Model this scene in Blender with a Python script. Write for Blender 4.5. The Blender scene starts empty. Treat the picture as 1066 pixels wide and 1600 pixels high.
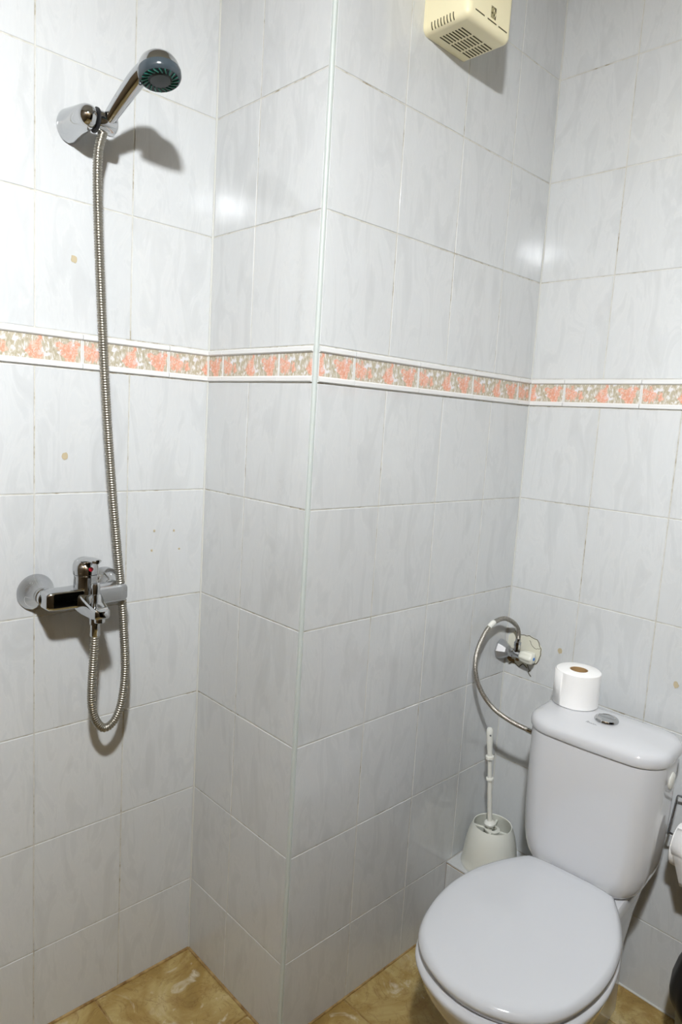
import bpy, bmesh, math, random
from mathutils import Vector, Matrix
random.seed(7)
S = bpy.context.scene
COL = S.collection

# ------------------------------------------------------------------ camera, light, exposure
CAM = Vector((-0.8887, -1.3883, 1.3792))
R_ = Vector((0.72307, -0.68811, 0.06052)); U_ = Vector((0.04791, 0.13736, 0.98936)); F_ = Vector((0.68911, 0.71248, -0.13229))
cd = bpy.data.cameras.new('camera'); cam = bpy.data.objects.new('camera', cd); COL.objects.link(cam)
cd.sensor_fit = 'VERTICAL'; cd.sensor_height = 36.0; cd.sensor_width = 24.0; cd.lens = 24.14
cd.clip_start = 0.01
m3 = Matrix((R_, U_, -F_)).transposed()
cam.matrix_world = Matrix.Translation(CAM) @ m3.to_4x4()
S.camera = cam
W = bpy.data.worlds.new('world'); S.world = W; W.use_nodes = True
W.node_tree.nodes['Background'].inputs[0].default_value = (0.9, 0.95, 1, 1)
W.node_tree.nodes['Background'].inputs[1].default_value = 0.0
LAMP = Vector((-0.99, -1.47, 2.35))
LAMP_RADIANCE = 1670.0
LAMP_COLOR = (0.965, 1.0, 1.03)
S.view_settings.view_transform = 'Standard'; S.view_settings.look = 'None'
S.view_settings.exposure = 0.0; S.view_settings.gamma = 1.0; S.view_settings.use_curve_mapping = False
try:
    S.cycles.max_bounces = 10; S.cycles.diffuse_bounces = 5; S.cycles.glossy_bounces = 6
    S.cycles.caustics_reflective = False
except Exception: pass

# ------------------------------------------------------------------ layout numbers (metres)
B = 0.374      # depth of the column side
CX = 0.7746    # x of the right wall
ZB, ZT, TH, TW = 1.4479, 1.5193, 0.25, 0.1962
XMIN, YMIN, ZMAX = -1.42, -1.95, 2.52

# ------------------------------------------------------------------ materials
MATS = {}
def srgb(r, g, b):
    f = lambda c: (c/12.92 if c <= .04045 else ((c+.055)/1.055)**2.4)
    return (f(r/255), f(g/255), f(b/255), 1)
def mat(name, col, rough=.4, metal=0, **kw):
    m = bpy.data.materials.new(name); m.use_nodes = True; MATS[name] = m
    p = m.node_tree.nodes['Principled BSDF']
    p.inputs['Base Color'].default_value = col; p.inputs['Roughness'].default_value = rough; p.inputs['Metallic'].default_value = metal
    for k, v in kw.items(): p.inputs[k.replace('_', ' ')].default_value = v
    return m
class NT:
    def __init__(s, m): s.t = m.node_tree; s.p = s.t.nodes['Principled BSDF']
    def n(s, typ, **kw):
        x = s.t.nodes.new(typ)
        for k, v in kw.items():
            if isinstance(k, str) and hasattr(x, k): setattr(x, k, v)
        return x
    def l(s, a, b): s.t.links.new(a, b)
    def math(s, op, a, b=None, c=None, clamp=False):
        x = s.t.nodes.new('ShaderNodeMath'); x.operation = op; x.use_clamp = clamp
        for i, v in enumerate((a, b, c)):
            if v is None: continue
            if isinstance(v, (int, float)): x.inputs[i].default_value = v
            else: s.l(v, x.inputs[i])
        return x.outputs[0]
    def noise(s, vec, scale, detail=4, rough=.5, dist=0):
        x = s.t.nodes.new('ShaderNodeTexNoise'); s.l(vec, x.inputs['Vector'])
        x.inputs['Scale'].default_value = scale; x.inputs['Detail'].default_value = detail
        x.inputs['Roughness'].default_value = rough; x.inputs['Distortion'].default_value = dist
        return x
    def ramp(s, fac, stops):
        x = s.t.nodes.new('ShaderNodeValToRGB'); s.l(fac, x.inputs[0]); e = x.color_ramp.elements
        while len(e) < len(stops): e.new(.5)
        for i, (p, c) in enumerate(stops): e[i].position = p; e[i].color = c
        return x.outputs[0]
    def mix(s, fac, a, b):
        x = s.t.nodes.new('ShaderNodeMix'); x.data_type = 'RGBA'
        for i, v in ((0, fac), (6, a), (7, b)):
            if isinstance(v, (int, float)): x.inputs[i].default_value = v
            elif isinstance(v, tuple): x.inputs[i].default_value = v
            else: s.l(v, x.inputs[i])
        return x.outputs[2]
    def bump(s, h, strength, dist=.001):
        x = s.t.nodes.new('ShaderNodeBump'); x.inputs['Strength'].default_value = strength; x.inputs['Distance'].default_value = dist
        s.l(h, x.inputs['Height']); s.l(x.outputs[0], s.p.inputs['Normal'])
    def objvec(s, rnd=True):
        tc = s.t.nodes.new('ShaderNodeTexCoord')
        if not rnd: return tc.outputs['Object']
        oi = s.t.nodes.new('ShaderNodeObjectInfo')
        k = s.math('MULTIPLY', oi.outputs['Random'], 37.0)
        c = s.t.nodes.new('ShaderNodeCombineXYZ'); s.l(k, c.inputs[0]); s.l(k, c.inputs[1]); s.l(k, c.inputs[2])
        a = s.t.nodes.new('ShaderNodeVectorMath'); a.operation = 'ADD'; s.l(tc.outputs['Object'], a.inputs[0]); s.l(c.outputs[0], a.inputs[1])
        return a.outputs[0]
    def mapping(s, vec, rot=(0,0,0), scale=(1,1,1), loc=(0,0,0)):
        x = s.t.nodes.new('ShaderNodeMapping'); s.l(vec, x.inputs[0])
        x.inputs['Location'].default_value = loc; x.inputs['Rotation'].default_value = rot; x.inputs['Scale'].default_value = scale
        return x.outputs[0]

# wall tile: pale grey-white marbled glaze with brushed diagonal veins
m = mat('wall_tile_glaze', srgb(226, 226, 224), .07); t = NT(m)
v = t.objvec()
v1 = t.mapping(v, rot=(0, math.radians(-32), 0), scale=(9, 9, 2.6))
n1 = t.noise(v1, 2.2, 6, .62, 1.2)
n2 = t.noise(v, 7.0, 3, .5, .6)
base = t.ramp(n1.outputs[0], [(.30, srgb(195, 197, 197)), (.46, srgb(202, 204, 204)), (.62, srgb(206, 208, 208)), (.75, srgb(209, 211, 210))])
base = t.mix(t.math('MULTIPLY', n2.outputs[0], .35), base, srgb(202, 204, 207))
ridge = t.math('SUBTRACT', 1.0, t.math('MULTIPLY', t.math('ABSOLUTE', t.math('SUBTRACT', n1.outputs[0], .5)), 26.0), clamp=True)
base = t.mix(t.math('MULTIPLY', ridge, .16), base, srgb(226, 226, 224))
t.l(base, t.p.inputs['Base Color'])
wn = t.noise(v, 9, 2, .5)
h = t.math('ADD', t.math('MULTIPLY', n1.outputs[0], .35), wn.outputs[0])
t.bump(h, .16, .0016)
t.p.inputs['Coat Weight'].default_value = .25; t.p.inputs['Coat Roughness'].default_value = .05
# grout with grey-brown grime
m = mat('grout', srgb(205, 203, 194), .85); t = NT(m)
v = t.objvec(False); n = t.noise(v, 5, 5, .6)
n2 = t.noise(v, 45, 3, .6)
f = t.math('MULTIPLY', n.outputs[0], n2.outputs[0])
t.l(t.ramp(f, [(.14, srgb(206, 205, 199)), (.29, srgb(190, 187, 177)), (.39, srgb(146, 136, 112)), (.52, srgb(104, 90, 62))]), t.p.inputs['Base Color'])
m = mat('white_glaze', srgb(222, 222, 221), .18)
# floral printed strip of the border tile; object X runs 0..0.196 over a whole tile
m = mat('floral_print', srgb(214, 205, 188), .22); t = NT(m)
v = t.objvec(False); sep = t.n('ShaderNodeSeparateXYZ'); t.l(v, sep.inputs[0])
wv = t.noise(v, 70, 3, .6); wsep = t.n('ShaderNodeSeparateXYZ'); t.l(wv.outputs['Color'], wsep.inputs[0])
xw = t.math('ADD', sep.outputs[0], t.math('MULTIPLY', t.math('SUBTRACT', wsep.outputs[0], .5), .030))
zw = t.math('ADD', sep.outputs[2], t.math('MULTIPLY', t.math('SUBTRACT', wsep.outputs[2], .5), .030))
tot = None
for cx, cz, r in ((.020, -.002, .0175), (.008, .006, .009), (.046, -.006, .009), (.104, -.005, .0175), (.114, .014, .008), (.170, -.005, .019), (.150, .006, .009), (.186, .010, .010)):
    dx = t.math('SUBTRACT', xw, cx); dz = t.math('SUBTRACT', zw, cz)
    d = t.math('SQRT', t.math('ADD', t.math('MULTIPLY', dx, dx), t.math('MULTIPLY', t.math('MULTIPLY', dz, dz), .8)))
    k = t.math('MULTIPLY', t.math('SUBTRACT', r, d), 260, clamp=True)
    tot = k if tot is None else t.math('MAXIMUM', tot, k)
st = t.noise(t.mapping(v, rot=(0, .5, 0), scale=(150, 150, 55)), 1, 3, .6, 1.5)
bg = t.ramp(st.outputs[0], [(.36, srgb(170, 161, 138)), (.47, srgb(182, 173, 152)), (.56, srgb(196, 188, 172)), (.62, srgb(220, 219, 216))])
wl = t.noise(v, 48, 2, .5); bg = t.mix(t.math('MULTIPLY', t.math('SUBTRACT', wl.outputs[0], .58), 14, clamp=True), bg, srgb(220, 219, 221))
rs = t.noise(t.mapping(v, scale=(120, 120, 90)), 1, 3, .6, 2)
rose = t.ramp(rs.outputs[0], [(.32, srgb(216, 146, 120)), (.5, srgb(222, 160, 136)), (.62, srgb(228, 188, 170))])
fl = t.math('MULTIPLY', t.math('SUBTRACT', t.noise(t.mapping(v, scale=(190, 190, 120)), 1, 2, .5, 1).outputs[0], .54), 9, clamp=True)
t.l(t.mix(t.math('MULTIPLY', tot, t.math('SUBTRACT', .93, t.math('MULTIPLY', fl, .45))), bg, rose), t.p.inputs['Base Color'])
# floor tile: ochre marble
m = mat('ochre_marble', srgb(176, 146, 90), .28); t = NT(m)
v = t.objvec(); n = t.noise(v, 5.5, 8, .62, 1.1); n2 = t.noise(v, 26, 5, .6, .5); n3 = t.noise(v, 9, 5, .6, 2.2)
base = t.ramp(n.outputs[0], [(.30, srgb(134, 108, 56)), (.45, srgb(164, 136, 76)), (.56, srgb(186, 164, 108)), (.70, srgb(206, 190, 146))])
base = t.mix(t.math('MULTIPLY', t.math('SUBTRACT', n2.outputs[0], .52), 2.2, clamp=True), base, srgb(146, 108, 58))
pale = t.math('MULTIPLY', t.math('SUBTRACT', n3.outputs[0], .60), 9, clamp=True)
base = t.mix(t.math('MULTIPLY', pale, .7), base, srgb(226, 220, 200))
vein = t.math('SUBTRACT', 1.0, t.math('MULTIPLY', t.math('ABSOLUTE', t.math('SUBTRACT', n3.outputs[0], .47)), 60.0), clamp=True)
base = t.mix(t.math('MULTIPLY', vein, .45), base, srgb(120, 84, 40))
t.l(base, t.p.inputs['Base Color']); t.bump(n2.outputs[0], .15, .002)
m = mat('brown_grime', srgb(132, 96, 46), .9); t = NT(m)
n = t.noise(t.objvec(False), 30, 5, .6); t.l(t.ramp(n.outputs[0], [(.3, srgb(110, 76, 34)), (.6, srgb(176, 148, 98))]), t.p.inputs['Base Color'])
mat('caulk', srgb(204, 204, 198), .6)
mat('corner_strip', srgb(198, 205, 201), .35)
mat('ceiling_paint', srgb(160, 154, 140), .9)
mat('rear_wall_paint', srgb(78, 62, 38), .6)
mat('corridor_dark', srgb(38, 36, 33), .8)
mat('chrome', (.56, .57, .58, 1), .04, 1)
mat('satin_grey', (.42, .43, .45, 1), .28, .7)
m = mat('hose_steel', (.36, .34, .29, 1), .38, 1)
m = mat('braided_steel', (.58, .56, .52, 1), .34, 1); t = NT(m)
vo = t.n('ShaderNodeTexVoronoi'); vo.inputs['Scale'].default_value = 650; t.l(t.objvec(False), vo.inputs['Vector']); t.bump(vo.outputs[0], .6, .0008)
t.l(t.ramp(vo.outputs[0], [(.2, (.66, .63, .58, 1)), (.7, (.28, .26, .22, 1))]), t.p.inputs['Base Color'])
mat('black_rubber', (.012, .012, .013, 1), .5)
mat('head_grey', srgb(62, 71, 77), .2)
mat('head_face', srgb(38, 47, 47), .4)
mat('nozzle_green', srgb(24, 104, 90), .4)
mat('red_mark', srgb(170, 16, 34), .3)
mat('blue_mark', srgb(20, 120, 205), .3)
mat('slot_shade', srgb(84, 78, 44), .7)  # dark colour standing in for the shade inside the fan openings
mat('cream_plastic', srgb(243, 234, 196), .32)
mat('emblem_grey', srgb(160, 152, 112), .5)
mat('emblem_dark', srgb(84, 76, 44), .5)
mat('ceramic', srgb(210, 211, 214), .07, Coat_Weight=.4, Coat_Roughness=.03)
mat('lid_plastic', srgb(210, 212, 216), .12, Coat_Weight=.2, Coat_Roughness=.05)
mat('print_and_shade_grey', srgb(110, 110, 112), .5)  # lettering print, also the painted shade of the brush handle hole
mat('white_plastic', srgb(230, 230, 222), .3)
m = mat('milky_plastic', srgb(222, 223, 214), .28)
m = mat('tissue', srgb(246, 245, 243), .95); t = NT(m)
n = t.noise(t.objvec(False), 260, 3, .5); t.bump(n.outputs[0], .3, .001)
mat('cardboard', srgb(168, 136, 92), .9)
mat('clear_knob', srgb(226, 226, 214), .2)
mat('plaster', srgb(222, 220, 204), .9)
mat('crack_dark', srgb(96, 90, 74), .9)
mat('rust', srgb(132, 104, 62), .9)
mat('stain_tan', srgb(186, 172, 142), .8)
mat('bag_black', (.008, .008, .009, 1), .38)
mat('bin_plastic', srgb(150, 154, 146), .45)
m = mat('lamp_glow', (1, 1, 1, 1), .5)
p = m.node_tree.nodes['Principled BSDF']; p.inputs['Emission Color'].default_value = (*LAMP_COLOR, 1); p.inputs['Emission Strength'].default_value = LAMP_RADIANCE

# ------------------------------------------------------------------ mesh helpers
def mesh_from(name, verts, faces, smooth=True, angle=40):
    me = bpy.data.meshes.new(name); me.from_pydata([tuple(v) for v in verts], [], faces)
    bm = bmesh.new(); bm.from_mesh(me); bmesh.ops.recalc_face_normals(bm, faces=bm.faces); bm.to_mesh(me); bm.free()
    if smooth: me.shade_smooth(); sharp(me, angle)
    return me
def sharp(me, angle=40):
    try: me.set_sharp_from_angle(angle=math.radians(angle))
    except Exception: pass
def link(name, me, material, parent=None, loc=None, rot=None):
    o = bpy.data.objects.new(name, me); COL.objects.link(o)
    if material and not me.materials:
        for k in ([material] if isinstance(material, str) else material): me.materials.append(MATS[k])
    if parent: o.parent = parent
    if loc is not None: o.location = loc
    if rot is not None: o.rotation_euler = rot
    return o
def thing(name, label, cat, loc=(0, 0, 0), rotz=0, group=None):
    o = bpy.data.objects.new(name, None); COL.objects.link(o); o.location = loc; o.rotation_euler = (0, 0, rotz)
    o.empty_display_size = .05
    tag(o, label, cat, group); return o
def tag(o, label, cat, group=None, kind=None):
    o['label'] = label
    if cat: o['category'] = cat
    if group: o['group'] = group
    if kind: o['kind'] = kind
    return o
def box_mesh(name, x0, x1, y0, y1, z0, z1, bev=0, seg=1, smooth=None):
    bm = bmesh.new(); bmesh.ops.create_cube(bm, size=1)
    for v in bm.verts: v.co = Vector(((x0+x1)/2+v.co.x*(x1-x0), (y0+y1)/2+v.co.y*(y1-y0), (z0+z1)/2+v.co.z*(z1-z0)))
    if bev: bmesh.ops.bevel(bm, geom=bm.edges[:], offset=bev, segments=seg, affect='EDGES', profile=.5)
    me = bpy.data.meshes.new(name); bm.to_mesh(me); bm.free()
    if (smooth if smooth is not None else bev > 0): me.shade_smooth(); sharp(me, 40 if seg > 1 else 20)
    return me
def lathe(name, prof, n=32, angle=35, axis=None, origin=(0, 0, 0), caps=True):
    """prof: [(r, h)] along axis (default +Z)"""
    verts, faces = [], []
    for r, h in prof:
        for i in range(n):
            a = 2*math.pi*i/n; verts.append(Vector((r*math.cos(a), r*math.sin(a), h)))
    for j in range(len(prof)-1):
        for i in range(n):
            k = (i+1) % n; faces.append((j*n+i, j*n+k, (j+1)*n+k, (j+1)*n+i))
    if caps:
        if prof[0][0] > 1e-6: faces.append(tuple(range(n))[::-1])
        if prof[-1][0] > 1e-6: faces.append(tuple(range((len(prof)-1)*n, len(prof)*n)))
    q = Vector((0, 0, 1)).rotation_difference(Vector(axis).normalized()) if axis is not None else None
    o = Vector(origin)
    verts = [(q @ v if q else v) + o for v in verts]
    me = mesh_from(name, verts, faces, True, angle)
    bm = bmesh.new(); bm.from_mesh(me); bmesh.ops.remove_doubles(bm, verts=bm.verts, dist=1e-6); bm.to_mesh(me); bm.free()
    me.shade_smooth(); sharp(me, angle)
    return me
def spline(pts, step):
    P = [Vector(p) for p in pts]; P = [P[0]*2-P[1]] + P + [P[-1]*2-P[-2]]
    dense = []
    for i in range(1, len(P)-2):
        a, b, c, d = P[i-1:i+3]
        for k in range(40):
            u = k/40
            dense.append(.5*((2*b)+(c-a)*u+(2*a-5*b+4*c-d)*u*u+(3*b-a-3*c+d)*u**3))
    dense.append(P[-2])
    L = [0]
    for i in range(1, len(dense)): L.append(L[-1]+(dense[i]-dense[i-1]).length)
    n = max(2, int(L[-1]/step)); out = []; j = 0
    for k in range(n+1):
        s = L[-1]*k/n
        while j < len(L)-2 and L[j+1] < s: j += 1
        f = (s-L[j])/max(1e-9, L[j+1]-L[j]); out.append(dense[j].lerp(dense[j+1], f))
    return out, L[-1]
def tube(name, path, rad, n=12, angle=50, cap=True):
    """rad: function of index fraction (0..1) and arc index, or number"""
    verts, faces = [], []
    T = [(path[min(i+1, len(path)-1)]-path[max(i-1, 0)]).normalized() for i in range(len(path))]
    ref = Vector((0, 0, 1)) if abs(T[0].z) < .9 else Vector((1, 0, 0))
    nrm = T[0].cross(ref).normalized()
    for i, p in enumerate(path):
        if i: nrm = (T[i-1].rotation_difference(T[i]) @ nrm).normalized()
        bn = T[i].cross(nrm); r = rad(i/(len(path)-1), i) if callable(rad) else rad
        rx, ry = r if isinstance(r, tuple) else (r, r)
        for k in range(n):
            a = 2*math.pi*k/n; verts.append(p+nrm*rx*math.cos(a)+bn*ry*math.sin(a))
    for j in range(len(path)-1):
        for k in range(n):
            q = (k+1) % n; faces.append((j*n+k, j*n+q, (j+1)*n+q, (j+1)*n+k))
    if cap: faces.append(tuple(range(n))[::-1]); faces.append(tuple(range((len(path)-1)*n, len(path)*n)))
    return mesh_from(name, verts, faces, True, angle)
def loft(name, rings, cap0=True, cap1=True, angle=60):
    n = len(rings[0]); verts = [v for r in rings for v in r]; faces = []
    for j in range(len(rings)-1):
        for k in range(n):
            q = (k+1) % n; faces.append((j*n+k, j*n+q, (j+1)*n+q, (j+1)*n+k))
    if cap0: faces.append(tuple(range(n))[::-1])
    if cap1: faces.append(tuple(range((len(rings)-1)*n, len(rings)*n)))
    return mesh_from(name, verts, faces, True, angle)
def rrect(x0, x1, hw, r, z, n=10, bow=0):
    """rounded rectangle ring; x from x0 (rear) to x1 (front), half width hw, corner radius r, front bowed"""
    out = []
    for cx, cy, a0 in ((x1-r, hw-r, 0), (x0+r, hw-r, 90), (x0+r, -hw+r, 180), (x1-r, -hw+r, 270)):
        for i in range(n+1):
            a = math.radians(a0+90*i/n); x = cx+r*math.cos(a); y = cy+r*math.sin(a)
            if x > (x0+x1)/2: x += bow*(1-(y/hw)**2)*(x-(x0+x1)/2)/((x1-x0)/2)
            out.append(Vector((x, y, z)))
    res = []
    for i, v in enumerate(out):                       # subdivide straight sides so the bow is smooth
        w = out[(i+1) % len(out)]; res.append(v)
        if i % (n+1) == n:
            k = 8
            for j in range(1, k):
                u = v.lerp(w, j/k)
                if i == len(out)-1 and bow: u.x = x1 + bow*(1-(u.y/hw)**2)
                res.append(u)
    return res
def join_meshes(name, mats, parts):
    """parts: [(mesh, material name)] -> one mesh"""
    bm = bmesh.new()
    for me, mt in parts:
        k = len(bm.faces); bm.from_mesh(me); bm.faces.ensure_lookup_table()
        for f in bm.faces[k:]: f.material_index = mats.index(mt)
    out = bpy.data.meshes.new(name); bm.to_mesh(out); bm.free()
    for mt in mats: out.materials.append(MATS[mt])
    return out

# ------------------------------------------------------------------ walls, floor, ceiling
def structure(name, me, material, label):
    o = link(name, me, material); tag(o, label, None, None, 'structure'); return o
G = .0009
wall_left = structure('wall_left', box_mesh('wall_left', XMIN, 0.0, G, .06, -.05, ZMAX), 'grout', 'white tiled shower wall behind the mixer tap and hose')
wall_inner = structure('wall_inner', box_mesh('wall_inner', G, .06, -B+G, .06, -.05, ZMAX), 'grout', 'narrow tiled side of the column facing the shower')
wall_center = structure('wall_center', box_mesh('wall_center', .06, CX+.06, -B+G, -B+.06, -.05, ZMAX), 'grout', 'tiled wall from the column edge to the toilet corner')
wall_right = structure('wall_right', box_mesh('wall_right', CX+G, CX+.06, YMIN-.06, -B+G, -.05, ZMAX), 'grout', 'white tiled wall behind the toilet cistern')
# the unseen side of the room: painted, with an open doorway to a dark corridor
D0, D1, DZ = -.30, .52, 2.02
bm = bmesh.new()
def addbox(bm, x0, x1, y0, y1, z0, z1):
    me = box_mesh('t', x0, x1, y0, y1, z0, z1); bm.from_mesh(me)
addbox(bm, XMIN-.06, D0, YMIN-.06, YMIN, -.05, ZMAX); addbox(bm, D1, CX+G, YMIN-.06, YMIN, -.05, ZMAX); addbox(bm, D0, D1, YMIN-.06, YMIN, DZ, ZMAX)
me = bpy.data.meshes.new('wall_front'); bm.to_mesh(me); bm.free()
structure('wall_front', me, 'rear_wall_paint', 'wall with the doorway facing the column')
structure('wall_side', box_mesh('wall_side', XMIN-.06, XMIN, YMIN, .06, -.05, ZMAX), 'rear_wall_paint', 'wall opposite the toilet')
structure('ceiling', box_mesh('ceiling', XMIN-.06, CX+.06, YMIN-.06, .06, ZMAX, ZMAX+.06), 'ceiling_paint', 'white ceiling above the bathroom')
bm = bmesh.new()
addbox(bm, D0-.1, D0-.04, -3.4, YMIN-.06, -.05, 2.3); addbox(bm, D1+.04, D1+.1, -3.4, YMIN-.06, -.05, 2.3)
addbox(bm, D0-.04, D1+.04, -3.4, -3.34, -.05, 2.3); addbox(bm, D0-.04, D1+.04, -3.34, YMIN-.06, 2.24, 2.3); addbox(bm, D0-.04, D1+.04, -3.34, YMIN-.06, -.05, -.001)
me = bpy.data.meshes.new('wall_corridor'); bm.to_mesh(me); bm.free()
structure('wall_corridor', me, 'corridor_dark', 'dark corridor behind the doorway')
floor = structure('floor', box_mesh('floor', XMIN-.06, CX+.06, YMIN-.06, .06, -.06, -.0025), 'brown_grime', 'ochre marble tiled bathroom floor')

# floor tiles (one object each)
FT = .45; fxs = [XMIN, -1.15, -.70, -.25, .20, .65, CX]; fys = [0, -.264, -.714, -1.164, -1.614, YMIN]
FM = {}
for i in range(len(fxs)-1):
    for j in range(len(fys)-1):
        x0, x1, y1, y0 = fxs[i], fxs[i+1], fys[j], fys[j+1]
        if j == 0 and x0 >= 0: continue
        if j == 0 and x1 > 0: x1 = 0
        if j == 1 and x0 < 0 < x1 + .001 and False: pass
        cells = [(x0, x1, y0, y1)]
        if j == 1 and x1 > 0:                         # the column stands here
            cells = [(x0, x1, y0, -B)] if x0 >= 0 else [(x0, 0, y0, y1), (0, x1, y0, -B)]
        for (a, b, c, d) in cells:
            w, dd = b-a-.004, d-c-.004; key = (round(w, 4), round(dd, 4))
            if key not in FM: FM[key] = box_mesh('floor_tile', -w/2, w/2, -dd/2, dd/2, -.008, 0, .0012)
            link('floor_tile', FM[key], 'ochre_marble', floor, ((a+b)/2, (c+d)/2, 0))

# wall tiles: local X along the wall, local -Y into the room
TM = {}
def tile_mesh(w, h):
    key = (round(w, 4), round(h, 4))
    if key not in TM:
        TM[key] = box_mesh('tile', -w/2, w/2, 0, .007, -h/2, h/2, .0011); TM[key].materials.append(MATS['wall_tile_glaze'])
    return TM[key]
def border_mesh(u0, u1):
    key = ('b', round(u0, 4), round(u1, 4))
    if key in TM: return TM[key]
    H = (ZT-ZB)/2-.0012
    prof = [(.006, -H), (-.0012, -H), (-.0042, -H+.002), (-.0042, -H+.0092), (-.0022, -H+.0112), (.0002, -H+.0122),
            (.0002, H-.0122), (-.0022, H-.0112), (-.0042, H-.0092), (-.0042, H-.002), (-.0012, H), (.006, H)]
    v, f, mi = [], [], []
    n = len(prof)
    cuts = (u0, u0+.0024, u1-.0024, u1)
    for u in cuts:
        for y, z in prof: v.append((u, y, z))
    for c_ in range(3):
        for k in range(n):
            q = (k+1) % n; a_ = c_*n; f.append((a_+k, a_+q, a_+n+q, a_+n+k)); mi.append(1 if (k == 5 and c_ == 1) else 0)
    f.append(tuple(range(n))[::-1]); f.append(tuple(range(3*n, 4*n))); mi += [0, 0]
    me = bpy.data.meshes.new('border_tile'); me.from_pydata(v, [], f)
    for p_, k in zip(me.polygons, mi): p_.material_index = k
    me.materials.append(MATS['white_glaze']); me.materials.append(MATS['floral_print'])
    bm = bmesh.new(); bm.from_mesh(me); bmesh.ops.recalc_face_normals(bm, faces=bm.faces); bm.to_mesh(me); bm.free()
    TM[key] = me; return me
ROWS = []
z = ZB
while z > .02: ROWS.append((max(0.0, z-TH), z)); z -= TH
z = ZT
while z < ZMAX-.02: ROWS.append((z, min(ZMAX, z+TH))); z += TH
def tile_wall(wall, joints, bjoints, place, rz, gap=.0020):
    for a, b in zip(joints[:-1], joints[1:]):
        for z0, z1 in ROWS:
            w, h = b-a-gap, z1-z0-gap
            o = link('tile', tile_mesh(w, h), None, wall, place((a+b)/2, (z0+z1)/2))
            o.rotation_euler = (random.gauss(0, .0012), 0, rz+random.gauss(0, .0015))
    for i, (a, b) in enumerate(zip(bjoints[:-1], bjoints[1:])):
        full = .2
        u0, u1 = .0008, b-a-.0008
        org = a
        if i == 0: org = b-full if b-a < full else a; u0 = a-org+.0008; u1 = b-org-.0008
        o = link('border_tile', border_mesh(u0, u1), None, wall, place(org, (ZB+ZT)/2)); o.rotation_euler = (0, 0, rz)
ja = [XMIN] + [-.194-TW*i for i in range(6, -1, -1)][0:] + [0.0]
ja = [XMIN] + [x for x in ja[1:] if x > XMIN+.03]
tile_wall(wall_left, ja, [XMIN] + [-.297-.1965*i for i in range(5, -1, -1)] + [-.103, 0.0], lambda u, z: (u, 0, z), 0)
tile_wall(wall_inner, [0.0, .1596, B-.007], [0.0, .059, .261, B-.007], lambda u, z: (0, -u, z), -math.pi/2)
tile_wall(wall_center, [.007, .2057, .4019, .5981, CX], [.007, .105, .307, .513, .714, CX], lambda u, z: (u, -B, z), 0)
jd = [B] + [.5752+.197*i for i in range(7)] + [-YMIN]
tile_wall(wall_right, jd, [B] + [.474+.2*i for i in range(8)] + [-YMIN], lambda u, z: (CX, -u, z), -math.pi/2)

# plastic corner strip on the outer edge of the column (rounded angle)
ring = lambda z: [Vector(p) for p in [(.0065, -B-.0008, z), (.004, -B-.0022, z), (.001, -B-.0022, z), (-.001, -B-.0016, z), (-.0018, -B-.0005, z),
        (-.0022, -B+.0012, z), (-.0022, -B+.0045, z), (-.0008, -B+.0068, z), (.004, -B+.006, z), (.006, -B+.004, z)]]
trim = link('trim_1', loft('trim_1', [ring(0), ring(ZMAX)]), 'corner_strip'); tag(trim, 'pale plastic strip along the outer edge of the column', None, None, 'structure')
# grimy sealant beads where walls meet the floor and one another
def bead(name, a, b, r, material, label):
    o = link(name, tube(name, [Vector(a).lerp(Vector(b), i/8) for i in range(9)], r, 8), material); tag(o, label, None, None, 'structure')
bead('trim_2', (XMIN, -.001, .001), (-.002, -.001, .001), .004, 'brown_grime', 'grimy sealant bead under the shower wall')
bead('trim_3', (-.001, -.002, .001), (-.001, -B, .001), .004, 'brown_grime', 'grimy sealant bead under the column side')
bead('trim_4', (0, -B-.001, .001), (.575, -B-.001, .001), .003, 'brown_grime', 'grimy sealant bead under the wall beside the toilet')
bead('trim_5', (CX-.001, -.62, .001), (CX-.001, YMIN, .001), .003, 'caulk', 'sealant bead under the wall behind the toilet')
bead('trim_6', (-.001, -.001, .0), (-.001, -.001, ZMAX), .0022, 'caulk', 'sealant line in the corner of the shower wall')
bead('trim_7', (CX-.001, -B-.001, .2), (CX-.001, -B-.001, ZMAX), .0018, 'caulk', 'sealant line in the corner above the brush')

# filled drill holes on the tiles
def spot(parent, axis, u, z, r):
    prof = [(random.uniform(.8, 1.15)*r, i) for i in range(11)]
    vs = [(pr*math.cos(2*math.pi*i/11)*.8, 0, pr*math.sin(2*math.pi*i/11)) for pr, i in prof]
    v = [(x, -.0004, zz) for x, _, zz in vs] + [(x, .001, zz) for x, _, zz in vs]; n = 11
    f = [tuple(range(n))] + [(i, (i+1) % n, n+(i+1) % n, n+i) for i in range(n)]
    me = mesh_from('filler_spot', v, f, False)
    o = link('filler_spot', me, 'stain_tan', parent, (u, -.0006, z) if axis == 'A' else (CX-.0006, u, z), (0, 0, 0 if axis == 'A' else -math.pi/2))
    o['label'] = 'tan filled drill hole in the glaze'
for u, z, r in ((-.316, 1.660, .0075), (-.331, 1.274, .0075), (-.128, 1.107, .003), (-.078, 1.104, .003), (-.133, 1.062, .003), (-.063, 1.060, .003)): spot(wall_left, 'A', u, z, r)
for u, z, r in ((-.538, .807, .008), (-.836, .811, .008)): spot(wall_right, 'D', u, z, r)

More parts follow.
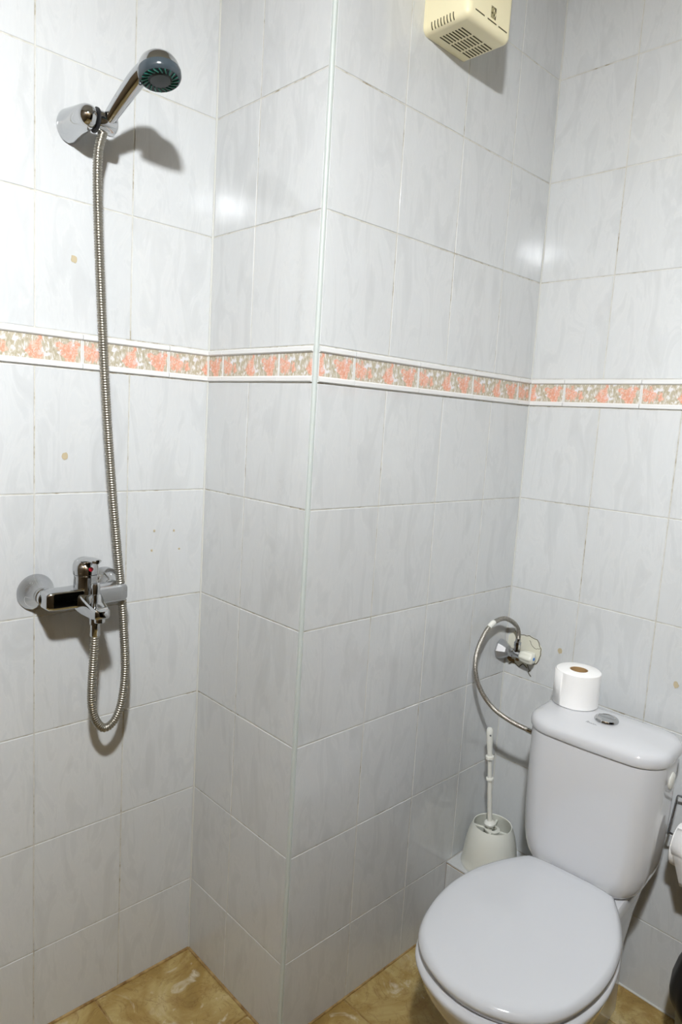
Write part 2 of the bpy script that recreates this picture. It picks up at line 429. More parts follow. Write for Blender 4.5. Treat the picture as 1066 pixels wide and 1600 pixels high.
# broken tile with a plaster patch and hairline cracks beside the stop valve
pts = [(-.381, .808), (-.400, .826), (-.422, .819), (-.445, .824), (-.470, .818), (-.486, .797), (-.484, .771), (-.473, .751), (-.463, .748), (-.456, .760), (-.448, .732), (-.436, .741), (-.423, .729), (-.405, .737), (-.390, .729), (-.381, .745)]
n = len(pts)
v = [(CX-.0028, y, z) for y, z in pts] + [(CX+.001, y, z) for y, z in pts]
me = mesh_from('plaster_patch', v, [tuple(range(n))] + [(i, (i+1) % n, n+(i+1) % n, n+i) for i in range(n)], False)
pp = link('plaster_patch', me, 'plaster', wall_right); pp['label'] = 'off-white plaster patch in the broken tile'
def crack(path, r=.0011):
    P = []
    for a, b in zip(path[:-1], path[1:]):
        for k in range(3):
            f = k/3; P.append(Vector((CX-.0028, a[0]+(b[0]-a[0])*f+random.uniform(-.0015, .0015), a[1]+(b[1]-a[1])*f+random.uniform(-.0015, .0015))))
    P.append(Vector((CX-.0028, *path[-1])))
    o = link('crack', tube('crack', P, r, 5), 'crack_dark', wall_right)
crack([(-.400, .826), (-.422, .819), (-.445, .824), (-.470, .818), (-.486, .797), (-.484, .771), (-.473, .751), (-.463, .748)])
crack([(-.448, .812), (-.458, .797), (-.472, .793), (-.482, .798)], .0007)
crack([(-.448, .748), (-.450, .740), (-.456, .726), (-.453, .722), (-.463, .712)], .0009)
crack([(-.390, .729), (-.405, .737), (-.423, .729), (-.436, .741), (-.448, .732)], .0014)
for y, z, r in ((-.392, .742, .008), (-.404, .738, .007), (-.415, .747, .006)):
    vs = [(CX-.0032, y+r*random.uniform(.6, 1.2)*math.cos(a), z+r*random.uniform(.6, 1.2)*math.sin(a)) for a in [2*math.pi*i/9 for i in range(9)]]
    v = vs + [(CX, b_, c_) for _, b_, c_ in vs]
    link('rust_flake', mesh_from('rust_flake', v, [tuple(range(9))] + [(i, (i+1) % 9, 9+(i+1) % 9, 9+i) for i in range(9)], False), 'rust', wall_right)

# tiled ledge in the corner under the toilet brush
LX, LY, LZ = .577, -.615, .1975
ledge = structure('boxed_ledge', box_mesh('boxed_ledge', LX+.0016, CX, LY+.0016, -B, 0, LZ-.0016), 'brown_grime', 'low tiled ledge in the corner under the toilet brush')
for y0, y1 in ((LY, -.575), (-.575, -B)):
    me = box_mesh('tile', LX, CX-.001, y0+.001, y1-.001, LZ-.006, LZ, .001); link('tile', me, 'wall_tile_glaze', ledge)
    me = box_mesh('tile', LX, LX+.006, y0+.001, y1-.001, .001, LZ-.0085, .001); link('tile', me, 'wall_tile_glaze', ledge)
me = box_mesh('tile', LX+.008, CX-.001, LY, LY+.006, .001, LZ-.0085, .001); link('tile', me, 'wall_tile_glaze', ledge)

# ------------------------------------------------------------------ ceiling lamp (out of the frame; it lights the room)
lamp = thing('ceiling_lamp', 'unseen ceiling lamp, square glowing tube with added light-blocking skirt and cap', 'lamp', (LAMP.x, LAMP.y, ZMAX))
dz = LAMP.z-ZMAX
link('lamp_base', lathe('lamp_base', [(.05, -.002), (.05, -.02), (.02, -.035), (.012, -.04), (.012, dz+.075), (.05, dz+.07), (.055, dz+.062)], 32), 'white_plastic', lamp)
link('added_skirt', lathe('added_skirt', [(.05, dz+.074), (.150, dz+.070), (.160, dz+.060), (.160, dz-.016), (.156, dz-.016), (.156, dz+.058), (.148, dz+.066), (.05, dz+.070)], 40, caps=False), 'satin_grey', lamp)  # opaque skirt added to dim the light on the upper walls
link('lamp_tube', lathe('lamp_tube', [(.058, dz-.060), (.060, dz-.055), (.060, dz+.058), (.058, dz+.061)], 4, angle=20, caps=False), 'lamp_glow', lamp)
link('added_cap', lathe('added_cap', [(0, dz-.068), (.055, dz-.068), (.061, dz-.062), (.0612, dz-.057), (.050, dz-.057), (0, dz-.057)], 4, angle=20), 'white_plastic', lamp)  # opaque end cap added to hold light off the lower walls

# ------------------------------------------------------------------ shower bracket and hand shower
root = thing('shower_bracket', 'chrome wall bracket holding the hand shower', 'bracket', (-.327, 0, 1.901))
ax = Vector((.0, -1, .04)).normalized()
def oval_ring(cx, cz, rx, rz, y, n=36): return [Vector((cx+rx*math.cos(2*math.pi*i/n), y, cz+rz*math.sin(2*math.pi*i/n))) for i in range(n)]
rings = [oval_ring(0, 0, .0245, .031, -.0005), oval_ring(0, 0, .025, .0315, -.003), oval_ring(0, .0, .0245, .030, -.012), oval_ring(.001, .001, .0225, .027, -.03),
         oval_ring(.002, .001, .0220, .0245, -.05), oval_ring(.003, .001, .0212, .0232, -.064), oval_ring(.0035, .001, .0195, .0212, -.076), oval_ring(.004, .001, .0155, .0165, -.086), oval_ring(.004, .001, .008, .0085, -.092), oval_ring(.004, .001, .0015, .0015, -.0935)]
link('bracket_body', loft('bracket_body', rings), 'chrome', root)
sx = Vector((1, 0, 0))
link('rubber_ring', lathe('rubber_ring', [(.018, 0), (.0222, .0008), (.0222, .0036), (.018, .0044)], 32, axis=sx, origin=(.0185, -.069, .001)), 'black_rubber', root)
link('swivel', lathe('swivel', [(.018, 0), (.0195, .001), (.0195, .030), (.0185, .0335), (.014, .0365), (0, .0370)], 32, axis=sx, origin=(.0225, -.069, .001)), 'chrome', root)

hs = thing('hand_shower', 'chrome hand shower with grey rim and green nozzles', 'hand shower', (-.294, -.070, 1.876))
o0 = Vector((-.294, -.070, 1.876))
P, L_ = spline([Vector(p)-o0 for p in [(-.289, -.066, 1.895), (-.2835, -.088, 1.914), (-.275, -.114, 1.938), (-.2635, -.145, 1.966), (-.2565, -.165, 1.979), (-.2525, -.182, 1.984)]], .004)
link('handle', tube('handle', P, lambda f, i: (.0112+.0048*min(1, f*1.5)), 20), 'chrome', hs)
HN = Vector((.02, -.24, -.97)).normalized(); HC = Vector((-.2515, -.203, 1.966))-o0
def hl(name, prof, mt, par, nn=40): return link(name, lathe(name, prof, nn, axis=HN, origin=HC), mt, par)
hl('head_shell', [(0, -.030), (.012, -.029), (.022, -.0255), (.030, -.019), (.0350, -.010), (.0368, -.001), (.0368, .001)], 'chrome', hs)
rim = hl('head_rim', [(.0370, 0), (.0378, .002), (.0375, .010), (.0350, .015), (.0325, .0165), (.031, .0155)], 'head_grey', hs)
face = hl('spray_face', [(.0325, .0135), (.0325, .0150), (.020, .0155), (.017, .0185), (.006, .0195), (0, .0195)], 'head_face', hs)
q = Vector((0, 0, 1)).rotation_difference(HN)
nm = box_mesh('nozzle', -.0065, .0065, -.0011, .0011, 0, .003, .0006)
nm.materials.append(MATS['nozzle_green'])
for i in range(20):
    a = 2*math.pi*i/20; pos = HC + q @ Vector((.0262*math.cos(a), .0262*math.sin(a), .0148))
    o = link('nozzle', nm, None, hs, pos); o.rotation_mode = 'QUATERNION'
    from mathutils import Quaternion
    o.rotation_quaternion = q @ Quaternion((0, 0, 1), a+.5)
a = None
best = max(range(72), key=lambda k: (q @ Vector((math.cos(k*math.pi/36), math.sin(k*math.pi/36), 0))).dot(-R_*.75-U_*.65))
dl = q @ Vector((math.cos(best*math.pi/36), math.sin(best*math.pi/36), 0))
link('mode_tab', lathe('mode_tab', [(.003, -.003), (.0036, .003), (.0028, .009), (0, .010)], 12, axis=(dl*.35+HN), origin=HC+dl*.0335+HN*.010), 'head_grey', hs)

# hoses ------------------------------------------------------------
def ribbed(name, pts, r, amp, period, n=12):
    step = period/5; P, L = spline(pts, step)
    return tube(name, P, lambda f, i: r+amp*(abs(((i*step/period) % 1)-.5)*2-.5)*2 if True else r, n, 80)
HP = [(-.3035, -.090, .949), (-.304, -.090, .909), (-.305, -.088, .868), (-.307, -.086, .806), (-.305, -.084, .767), (-.296, -.082, .733), (-.278, -.080, .710), (-.258, -.078, .714), (-.242, -.077, .738), (-.233, -.076, .778), (-.229, -.075, .834), (-.233, -.075, .905), (-.239, -.075, .983), (-.248, -.075, 1.059), (-.264, -.075, 1.206), (-.278, -.075, 1.359), (-.289, -.074, 1.519), (-.297, -.073, 1.661), (-.302, -.072, 1.776), (-.3015, -.071, 1.842), (-.2955, -.070, 1.872), (-.291, -.069, 1.886)]
hose = thing('shower_hose', 'long ribbed steel hose from mixer tap up to the hand shower', 'hose', (0, 0, 0))
hose.location = (-.3035, -.090, .949); HO = Vector(hose.location)
link('hose_tube', ribbed('hose_tube', [Vector(p)-HO for p in HP], .0082, .0009, .0050), 'hose_steel', hose)
link('hose_nut', lathe('hose_nut', [(.0092, -.032), (.0100, -.030), (.0100, -.007), (.0122, -.006), (.0122, .010), (.011, .011)], 24, origin=(0, 0, 0)), 'chrome', hose)

# ------------------------------------------------------------------ mixer tap
MX, MZ = -.318, 1.000
tap = thing('mixer_tap', 'chrome single lever bath mixer tap on the shower wall', 'tap', (MX, 0, MZ))
for s in (-1, 1):
    fx = s*.0705
    fl = link('wall_flange', lathe('wall_flange', [(.0365, 0), (.037, .002), (.0345, .008), (.0265, .020), (.0175, .036), (.0155, .041), (.014, .042)], 40, axis=(0, -1, 0), origin=(fx, -.0005, 0)), 'chrome', tap)
    link('union_nut', lathe('union_nut', [(.013, .038), (.0168, .040), (.0168, .047), (.0152, .049), (.0152, .052), (.0172, .054), (.0172, .064), (.015, .066)], 24, axis=(0, -1, 0), origin=(fx, 0, 0)), 'chrome', tap)
# arms: flat-faced bars
def arm(s):
    rings = []
    for x, hz, d0, d1 in ((.084, .010, .062, .086), (.0825, .0145, .057, .091), (.078, .0175, .054, .094), (.066, .0188, .053, .095), (.030, .0190, .053, .096), (.012, .0195, .051, .098)):
        r = .006; ring = []
        for cy, cz, a0 in ((-d1+r, hz-r, 90), (-d0-r, hz-r, 0), (-d0-r, -hz+r, 270), (-d1+r, -hz+r, 180)):
            for i in range(6):
                aa = math.radians(a0+90*(5-i)/5 if False else a0+90*i/5)
                ring.append((math.cos(aa), math.sin(aa), cy, cz))
        pts = [Vector((s*x, cy+r*c_, cz+r*s_)) for c_, s_, cy, cz in ring]
        # order around the section
        cen = Vector((s*x, -(d0+d1)/2, 0)); pts.sort(key=lambda p_: math.atan2(p_.z-cen.z, p_.y-cen.y))
        rings.append(pts)
    return loft('arm', rings, angle=35)
for s in (-1, 1): link('arm', arm(s), 'chrome', tap)
# central body
CY = -.076
link('valve_body', lathe('valve_body', [(.0215, -.022), (.0245, -.018), (.0255, -.005), (.0250, .010), (.0235, .020), (.0228, .040), (.0232, .043), (.0228, .044)], 36, origin=(0, CY, 0)), 'chrome', tap)
# spout wedge
rings = []
for y, hw, z0, z1 in ((-.060, .0255, -.023, .014), (-.085, .0250, -.027, .014), (-.108, .0225, -.030, .004), (-.128, .0195, -.031, -.004), (-.145, .0170, -.031, -.0085), (-.1545, .0150, -.0295, -.0105), (-.158, .010, -.026, -.014)):
    r = min(.005, (z1-z0)/2.2, hw/2); ring = []
    for cx, cz, a0 in ((hw-r, z1-r, 0), (-hw+r, z1-r, 90), (-hw+r, z0+r, 180), (hw-r, z0+r, 270)):
        for i in range(5):
            aa = math.radians(a0+90*i/4); ring.append(Vector((cx+r*math.cos(aa), y, cz+r*math.sin(aa))))
    rings.append(ring)
sp = link('spout', loft('spout', rings, angle=35), 'chrome', tap)
link('aerator', lathe('aerator', [(.0095, -.0365), (.0105, -.0355), (.0105, -.026), (.0095, -.024)], 24, origin=(.001, -.140, -.003)), 'chrome', tap)
link('hose_outlet', lathe('hose_outlet', [(.010, -.040), (.0115, -.039), (.0115, -.024), (.013, -.022), (.013, -.018)], 24, origin=(.0145, -.090, -.002)), 'chrome', tap)
link('diverter_knob', lathe('diverter_knob', [(.0055, -.006), (.0060, .010), (.0082, .012), (.0090, .028), (.0076, .0325), (0, .033)], 20, origin=(0, -.122, .002)), 'chrome', tap)
# lever: domed cap with a handle sweeping outwards and up
rings = []
N = 28
def cap_ring(y0, hw, z0, z1, tilt=0):
    out = []
    for i in range(N):
        aa = 2*math.pi*i/N; out.append(Vector((hw*math.cos(aa), y0+tilt*math.sin(aa), (z0+z1)/2+(z1-z0)/2*math.sin(aa))))
    return out
lv = lathe('lever_cap', [(.0228, .0445), (.0246, .046), (.0250, .056), (.0240, .064), (.0205, .0715), (.013, .0765), (.005, .0785), (0, .0788)], 36, origin=(0, CY, 0))
bm = bmesh.new(); bm.from_mesh(lv)
for vtx in bm.verts:                                   # the cap leans back and its front runs out into the handle
    f = max(0, (vtx.co.z-.055)/.024)
    vtx.co.y += .004*f
bm.to_mesh(lv); bm.free()
lever = link('lever', lv, 'chrome', tap)
P, _ = spline([(0, CY+.010, .0665), (0, CY-.010, .0735), (0, CY-.030, .0775), (0, CY-.045, .0785), (0, CY-.0545, .0785)], .003)
link('lever_handle', tube('lever_handle', P, lambda f, i: (.0185-.009*f if f < .92 else .0095*(1-(f-.92)/.16), (.0095-.0058*f) if f < .92 else .004), 24), 'chrome', lever)
link('temperature_mark', lathe('temperature_mark', [(.0046, 0), (.0046, .0012), (.0035, .0018), (0, .002)], 16, axis=(0, -1, .05), origin=(0, CY-.0243, .0585)), 'red_mark', lever)

# ------------------------------------------------------------------ extractor fan
FX0, FX1, FZ0, FY1 = .241, .388, 2.165, .113
fan = thing('extractor_fan', 'cream plastic extractor fan high on the tiled wall', 'fan', (FX0, -B, FZ0))
w = FX1-FX0
bm = bmesh.new(); bmesh.ops.create_cube(bm, size=1)
for vv in bm.verts: vv.co = Vector((w/2+vv.co.x*w, -FY1/2+vv.co.y*FY1-.0003, .10+vv.co.z*.20))
bmesh.ops.bevel(bm, geom=[e for e in bm.edges if not all(v_.co.y > -.01 for v_ in e.verts)], offset=.014, segments=6, affect='EDGES', profile=.5)
me = bpy.data.meshes.new('casing'); bm.to_mesh(me); bm.free(); me.shade_smooth(); sharp(me, 50)
link('casing', me, 'cream_plastic', fan)
sm = box_mesh('vent_slot_shade', -.016, .016, -.0014, .0014, -.001, .0006, .0005); sm.materials.append(MATS['slot_shade'])  # uncut casing: raised dark bars paint in the shade of the slots
for gx in (.286-FX0, .324-FX0, .360-FX0):
    for k in range(8):
        o = link('vent_slot_shade', sm, None, fan, (gx, -.022-.0077*k, 0))
        if gx > .1: o.scale = (.85, 1, 1)
ss = tube('side_slot_shade', [Vector((.0138*(1-math.sin(a)), 0, .0140*(1-math.cos(a)))) for a in [math.radians(42+j*8) for j in range(7)]] + [Vector((-.0000, 0, .0165))], .0013, 6)  # dark strip laid on the edge as painted slot shade
ss.materials.append(MATS['slot_shade'])
for k in range(8): link('side_slot_shade', ss, None, fan, (.0002, -.022-.0077*k, 0))
fs = box_mesh('front_slot_shade', -.0155, .0155, -.0006, .001, -.0016, .0016, .0005); fs.materials.append(MATS['slot_shade'])  # dark bar painted for slot shade on the front
for gx in (.277, .3175, .355): link('front_slot_shade', fs, None, fan, (gx-FX0, -FY1, .0175))
# square emblem with slanted strokes
eb = []
def quad(pts, mt, y):
    vs = [(x, y, z_) for x, z_ in pts] + [(x, y+.0006, z_) for x, z_ in pts]; n_ = len(pts)
    eb.append((mesh_from('q', vs, [tuple(range(n_))] + [(i, (i+1) % n_, n_+(i+1) % n_, n_+i) for i in range(n_)], False), mt))
quad([(0, 0), (.017, 0), (.017, .022), (0, .022)], 'emblem_grey', -.0003)
quad([(.009, .0215), (.0165, .0215), (.0165, .013), (.012, .016)], 'emblem_dark', -.0005)
quad([(.0005, .0095), (.005, .012), (.0075, .0095), (.003, .007)], 'emblem_dark', -.0005)
quad([(.0085, .007), (.0115, .011), (.0125, .007), (.010, .004)], 'emblem_dark', -.0005)
quad([(.0125, .0005), (.0165, .0005), (.0165, .0095), (.0145, .008)], 'emblem_dark', -.0005)
quad([(.0085, .012), (.0100, .014), (.0110, .0185), (.0090, .0165)], 'cream_plastic', -.0007)
quad([(.0130, .0045), (.0145, .0065), (.0165, .0125), (.0140, .0105)], 'cream_plastic', -.0007)
quad([(.001, .0185), (.005, .0215), (.006, .0205), (.001, .017)], 'emblem_dark', -.0005)
me = join_meshes('emblem', ['emblem_grey', 'emblem_dark', 'cream_plastic'], eb)
o = link('emblem', me, None, fan, (.312-FX0, -FY1-.0002, .0235)); o['label'] = 'small square dark emblem'

# ------------------------------------------------------------------ stop valve and supply hose
vx, vz = .7455, .772
val = thing('stop_valve', 'chrome angle stop valve with a clear knob in the wall corner', 'valve', (vx, -B, vz))
link('rose', lathe('rose', [(.0285, .0003), (.0285, .005), (.0255, .011), (.0165, .026), (.0105, .030)], 8, angle=15, axis=(0, -1, 0)), 'satin_grey', val)
link('valve_stem', lathe('valve_stem', [(.0095, .024), (.0095, .034), (.0128, .035), (.0128, .044), (.0105, .046), (.0105, .066), (.0085, .068)], 24, axis=(0, -1, 0)), 'chrome', val)
link('outlet_stub', lathe('outlet_stub', [(.0085, 0), (.0085, .018), (.0100, .019), (.0100, .030), (.008, .031)], 8, origin=(0, -.054, .004)), 'chrome', val)
kn = [Vector((0, 0, 0))]
rings = []
for d, rr in ((.066, .010), (.068, .0135), (.075, .0150), (.090, .0165), (.100, .0165), (.1045, .0150), (.1065, .010)):
    rings.append([Vector((rr*(1+.07*math.cos(6*aa))*math.cos(aa), -d, rr*(1+.07*math.cos(6*aa))*math.sin(aa))) for aa in [2*math.pi*i/48 for i in range(48)]])
k = link('knob', loft('knob', rings), 'clear_knob', val)
link('cold_mark', lathe('cold_mark', [(.0042, 0), (.0042, .001), (0, .0014)], 16, axis=(0, -1, 0), origin=(0, -.1065, 0)), 'blue_mark', k)

sh = thing('supply_hose', 'short braided hose looping from the stop valve to the cistern', 'hose', (vx, -B-.054, vz+.03))
so = Vector(sh.location)
SP = [(.7455, -.428, .802), (.749, -.425, .832), (.738, -.417, .856), (.702, -.407, .874), (.655, -.402, .868), (.621, -.401, .844), (.588, -.405, .803), (.574, -.413, .761), (.577, -.430, .714), (.591, -.465, .669), (.600, -.520, .648), (.6085, -.572, .640)]
P, _ = spline([Vector(p)-so for p in SP], .003)
link('hose_tube', tube('hose_tube', P, .0062, 14), 'braided_steel', sh)
i0 = int(len(P)*.285); seg = P[i0:i0+max(4, int(len(P)*.055))]
o = link('sleeve', tube('sleeve', seg, .0070, 14), 'white_plastic', sh); o['label'] = 'white paper sleeve'
link('ferrule', tube('ferrule', P[:5], .0076, 14), 'chrome', sh)
link('ferrule', tube('ferrule', P[-5:], .0078, 14), 'chrome', sh)

# ------------------------------------------------------------------ toilet
TR = math.radians(184.5)
toi = thing('toilet', 'white close-coupled toilet with closed lid in the corner', 'toilet', (.72, -.735, 0), TR)
PROF = [(.205, .100), (.225, .1125), (.260, .1325), (.300, .1500), (.345, .1645), (.393, .1725), (.435, .1750), (.478, .1725), (.520, .1655), (.560, .1540), (.595, .1375), (.620, .1170), (.641, .0900), (.655, .0590), (.663, .0300), (.666, 0)]
def outline(z, s=1.0, du=0.0, grow=0.0, back=None):
    """closed seat-shaped ring around (u=.44)"""
    half, _ = spline([(u, h, 0) for u, h in PROF], .012)
    pts = half + [Vector((p_.x, -p_.y, 0)) for p_ in half[-2::-1]]
    c0 = Vector((.435, 0, 0)); out = []
    nn = len(pts)
    for i, p_ in enumerate(pts):
        tn = (pts[min(i+1, nn-1)]-pts[max(i-1, 0)]).normalized(); nr = Vector((-tn.y, tn.x, 0))
        q_ = c0+(p_-c0)*s+nr*grow+Vector((du, 0, 0)); q_.z = z
        out.append(q_)
    # straight back edge, subdivided, with eased corners
    a, b = out[-1], out[0]
    for k_ in range(1, 12):
        f = k_/12; e = a.lerp(b, f); e.x -= .010*(1-(2*f-1)**4)*s; out.append(e)
    return out
LZT = .372
# bowl: outside skin
rings = []
for z, s, du, gr in ((0, .62, -.06, 0), (.02, .62, -.06, 0), (.03, .60, -.06, 0), (.10, .59, -.05, 0), (.17, .66, -.035, 0), (.23, .78, -.018, 0), (.28, .89, -.006, 0), (.315, .96, 0, 0), (.338, .995, .001, 0), (.352, 1.0, .003, .004), (.359, 1.0, .003, .003), (.3625, .985, .002, 0)):
    rings.append(outline(z, s, du, gr))
link('bowl', loft('bowl', rings), 'ceramic', toi)
rings = [rrect(.01, .27, .085, .03, 0), rrect(.01, .27, .085, .03, .18), rrect(.01, .25, .098, .03, .27), rrect(.005, .25, .110, .03, .33), rrect(.005, .25, .114, .03, .362), rrect(.008, .245, .110, .028, .367)]
link('rear_platform', loft('rear_platform', rings, angle=50), 'ceramic', toi)
link('seat', loft('seat', [outline(.3635, .950), outline(.365, .962), outline(.372, .965), outline(.3765, .958)]), 'lid_plastic', toi)
rings = [outline(.3775, .975), outline(.3778, .990, grow=.001), outline(.381, 1.0, grow=.0022), outline(.387, 1.0, grow=.0018), outline(.392, .992), outline(.3960, .975), outline(.3985, .945), outline(.4003, .88), outline(.4018, .72), outline(.4026, .45), outline(.4030, .15)]
link('lid', loft('lid', rings), 'lid_plastic', toi)
for s in (-1, 1): link('hinge', lathe('hinge', [(.010, -.016), (.011, -.014), (.011, .014), (.010, .016)], 16, axis=(0, 1, 0), origin=(.200, s*.068, .379)), 'white_plastic', toi)
# cistern
rings = []
for z, x0, x1, hw, r, bow in ((.3680, .022, .172, .098, .035, .004), (.3695, .018, .180, .108, .04, .005), (.375, .012, .184, .120, .045, .006), (.387, .008, .186, .1315, .05, .007), (.405, .006, .187, .1395, .055, .008), (.435, .005, .187, .1450, .055, .008), (.49, .004, .186, .1490, .055, .008), (.56, .003, .185, .1515, .055, .008), (.63, .003, .184, .1530, .055, .008), (.686, .003, .182, .1540, .055, .008)):
    rings.append(rrect(x0, x1, hw, r, z, 10, bow))
link('cistern', loft('cistern', rings), 'ceramic', toi)
rings = []
for z, g in ((.6875, -.003), (.6885, .001), (.692, .003), (.700, .0035), (.708, .0025), (.714, -.001), (.7185, -.008), (.7215, -.020), (.7235, -.036), (.7250, -.058)):
    rings.append(rrect(.000-g, .184+g, .1560+g, max(.012, .060+g), z, 10, .009))
link('cistern_lid', loft('cistern_lid', rings), 'ceramic', toi)
btn = link('flush_button', lathe('flush_button', [(.0255, .7238), (.0270, .7248), (.0272, .7285), (.0255, .7315), (.0195, .7335), (.0185, .7325), (0, .7325)], 40, origin=(.084, 0, 0)), 'chrome', toi)
link('flush_push', box_mesh('flush_push', .083, .085, -.0178, .0178, .7320, .7331, .0003), 'satin_grey', btn)
link('side_cap', lathe('side_cap', [(.019, 0), (.019, .003), (.0165, .005), (.006, .0062), (0, .0064)], 28, axis=(0, 1, 0), origin=(.085, .1515, .640)), 'white_plastic', toi)
# small script lettering in front of the button (illegible squiggle in the photo)
def script():
    pts = []
    x = 0
    P = [(0, 0), (.0005, .0045), (.003, .0062), (.0045, .0045), (.0022, .0030), (.0045, .0004), (.0062, .0024), (.0078, .0030), (.0086, .0010), (.0100, .0006), (.0112, .0028), (.0125, .0028), (.0128, .0006), (.0145, .0010), (.0158, .0030), (.0172, .0026), (.0174, .0006), (.0195, .0012), (.0208, .0030), (.0222, .0012), (.0245, .0016)]
    path, _ = spline([(0, a, b) for a, b in P], .0006)
    out = []
    for p_ in path: out.append(Vector((.131 - (p_.z)*1.5 + 0, p_.y-.030, .7240)))
    return out
pth = script()
for i in range(len(pth)): pth[i] = Vector((pth[i].x, pth[i].y, .7249))
o = link('lettering', tube('lettering', pth, .00062, 5), 'print_and_shade_grey', toi); o['label'] = 'small grey script lettering'

# ------------------------------------------------------------------ toilet rolls
def roll_mesh(r, rc, h):
    out = lathe('paper', [(rc, 0), (r-.003, 0), (r, .002), (r, h-.002), (r-.003, h), (rc, h), (rc, 0)], 48, caps=False)
    return out
ZL = .7252
roll = thing('toilet_roll', 'white toilet paper roll standing on the cistern lid', 'toilet roll', (.672, -.645, ZL), math.radians(-32))
link('paper', roll_mesh(.0525, .0215, .086), 'tissue', roll)
link('core', lathe('core', [(.0215, .001), (.0215, .085), (.0200, .085), (.0200, .001), (.0215, .001)], 36, caps=False), 'cardboard', roll)
fv = []
for i in range(9):                                    # loose outer sheet end
    aa = math.radians(196-i*6); rr = .0527+.0022*(i/8)
    fv.append((rr*math.cos(aa), rr*math.sin(aa)))
v = [Vector((x, y, .001)) for x, y in fv] + [Vector((x, y, .083)) for x, y in fv]; n = 9
fl = link('loose_sheet', mesh_from('loose_sheet', v, [(i, i+1, n+i+1, n+i) for i in range(n-1)]), 'tissue', roll)
md = fl.modifiers.new('thick', 'SOLIDIFY'); md.thickness = .0006

hx, hz = .705, .490
hold = thing('paper_holder', 'chrome wire toilet paper holder on the wall by the cistern', 'paper holder', (CX, -.94, .565))
ho = Vector(hold.location)
link('wall_plate', box_mesh('wall_plate', -.006, -.0005, -.03, .03, -.012, .012, .002, 2), 'chrome', hold)
P, _ = spline([Vector(p)-ho for p in [(CX-.004, -.940, .565), (.752, -.938, .566), (.745, -.92, .566), (.743, -.888, .566), (.742, -.882, .562), (.738, -.881, .545), (.722, -.8815, .51), (hx+.004, -.882, .484), (hx, -.886, hz), (hx, -.90, hz), (hx, -1.0, hz)]], .004)
link('wire', tube('wire', P, .0028, 10), 'chrome', hold)
r2 = thing('toilet_roll', 'white toilet paper roll hanging on the wire holder at the right edge', 'toilet roll', (hx, -.903, hz-.0168), 0)
me = roll_mesh(.047, .020, .098); me.transform(Matrix.Rotation(math.radians(90), 4, 'X'))
link('paper', me, 'tissue', r2)
me = lathe('core', [(.020, .001), (.020, .097), (.0186, .097), (.0186, .001), (.020, .001)], 36, caps=False); me.transform(Matrix.Rotation(math.radians(90), 4, 'X'))
link('core', me, 'cardboard', r2)
fl = []
for i in range(14):
    if i < 7: aa = math.radians(110+i*12); fl.append((.0482*math.cos(aa), .0482*math.sin(aa)))
    else: fl.append((-.0482-.0006*(i-6), .006-.010*(i-6)))
n = len(fl)
v = [Vector((x, -.004-.030*max(0, (i-5)/8), z_)) for i, (x, z_) in enumerate(fl)] + [Vector((x, -.098, z_)) for x, z_ in fl]
o = link('loose_sheet', mesh_from('loose_sheet', v, [(i, i+1, n+i+1, n+i) for i in range(n-1)]), 'tissue', r2)
md = o.modifiers.new('thick', 'SOLIDIFY'); md.thickness = .0006

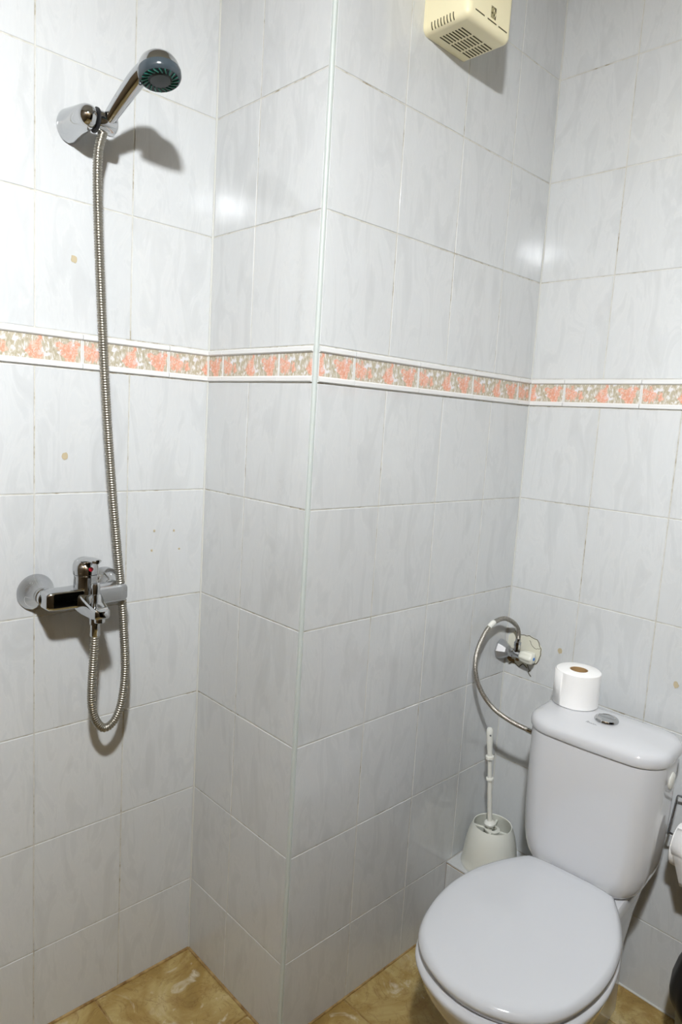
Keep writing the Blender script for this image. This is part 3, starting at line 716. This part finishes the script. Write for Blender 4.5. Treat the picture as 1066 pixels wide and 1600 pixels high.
# ------------------------------------------------------------------ toilet brush in its holder
bx, by = .660, -.4555
hol = thing('brush_holder', 'white plastic bucket-shaped brush holder on the ledge', 'brush holder', (bx, by, LZ))
link('cup', lathe('cup', [(.0755, 0), (.0765, .004), (.0745, .010), (.0735, .012), (.0725, .030), (.0690, .060), (.0625, .090), (.0545, .113), (.0520, .1175), (.0500, .1165), (.0515, .110), (.0590, .088), (.0655, .060), (.0690, .030), (.0690, .006), (0, .006)], 48), 'milky_plastic', hol)
link('inner_collar', lathe('inner_collar', [(.0125, .098), (.0200, .098), (.0210, .103), (.0125, .105), (.0125, .098)], 40, caps=False), 'milky_plastic', hol)
for k_ in range(4):
    o = link('spoke', box_mesh('spoke', .019, .0535, -.003, .003, .098, .102, .0006), 'milky_plastic', hol); o.rotation_euler = (0, 0, math.radians(20+90*k_))
br = thing('toilet_brush', 'white toilet brush with a long ringed handle in the holder', 'toilet brush', (bx, by, LZ+.03))
b0 = Vector((0, 0, 0)); axb = (Vector((.629, -.438, .592))-Vector((bx-.003, by-.002, LZ+.03)))
Lb = axb.length
link('handle', lathe('handle', [(.0055, .03), (.0058, .085), (.0150, .087), (.0158, .092), (.0120, .097), (.0068, .099), (.0062, Lb-.180), (.0058, Lb-.150), (.0098, Lb-.149), (.0104, Lb-.146), (.0098, Lb-.143), (.0058, Lb-.142), (.0054, Lb-.092), (.0058, Lb-.089), (.0108, Lb-.088), (.0114, Lb-.084), (.0108, Lb-.080), (.0066, Lb-.079), (.0066, Lb-.070), (.0082, Lb-.040), (.0090, Lb-.015), (.0086, Lb-.006), (.0060, Lb-.001), (0, Lb)], 24, axis=axb), 'white_plastic', br)
au = axb.normalized()
hd = (-F_ - au*(-F_).dot(au)).normalized()
link('hole_shade_pin', lathe('hole_shade_pin', [(.0024, -.0096), (.0024, .0096)], 12, axis=hd, origin=au*(Lb-.018)), 'print_and_shade_grey', br)  # solid grey pin, the shade of a hole put in as colour
link('bristles', lathe('bristles', [(.010, -.018), (.034, -.012), (.038, .010), (.034, .034), (.010, .040)], 28), 'white_plastic', br)

# ------------------------------------------------------------------ waste bin with a black liner
wb = thing('waste_bin', 'grey waste bin with a black liner bag at the right edge', 'bin', (.652, -1.062, 0))
link('bin_body', lathe('bin_body', [(.082, 0), (.084, .003), (.098, .18), (.095, .18), (.081, .006), (0, .006)], 40), 'bin_plastic', wb)
nb = 56; prof = [(.0990, .172), (.1040, .174), (.1090, .182), (.1125, .200), (.1110, .222), (.1045, .252), (.0940, .285), (.077, .308), (.045, .322), (.015, .326)]
rings = [[Vector((r*(1+.015*math.sin(7*a_+zz*40)+.01*math.sin(13*a_))*math.cos(a_), r*(1+.015*math.sin(7*a_+zz*40)+.01*math.sin(13*a_))*math.sin(a_), zz)) for a_ in [2*math.pi*i/nb for i in range(nb)]] for r, zz in prof]
link('liner_bag', loft('liner_bag', rings, cap0=False), 'bag_black', wb)
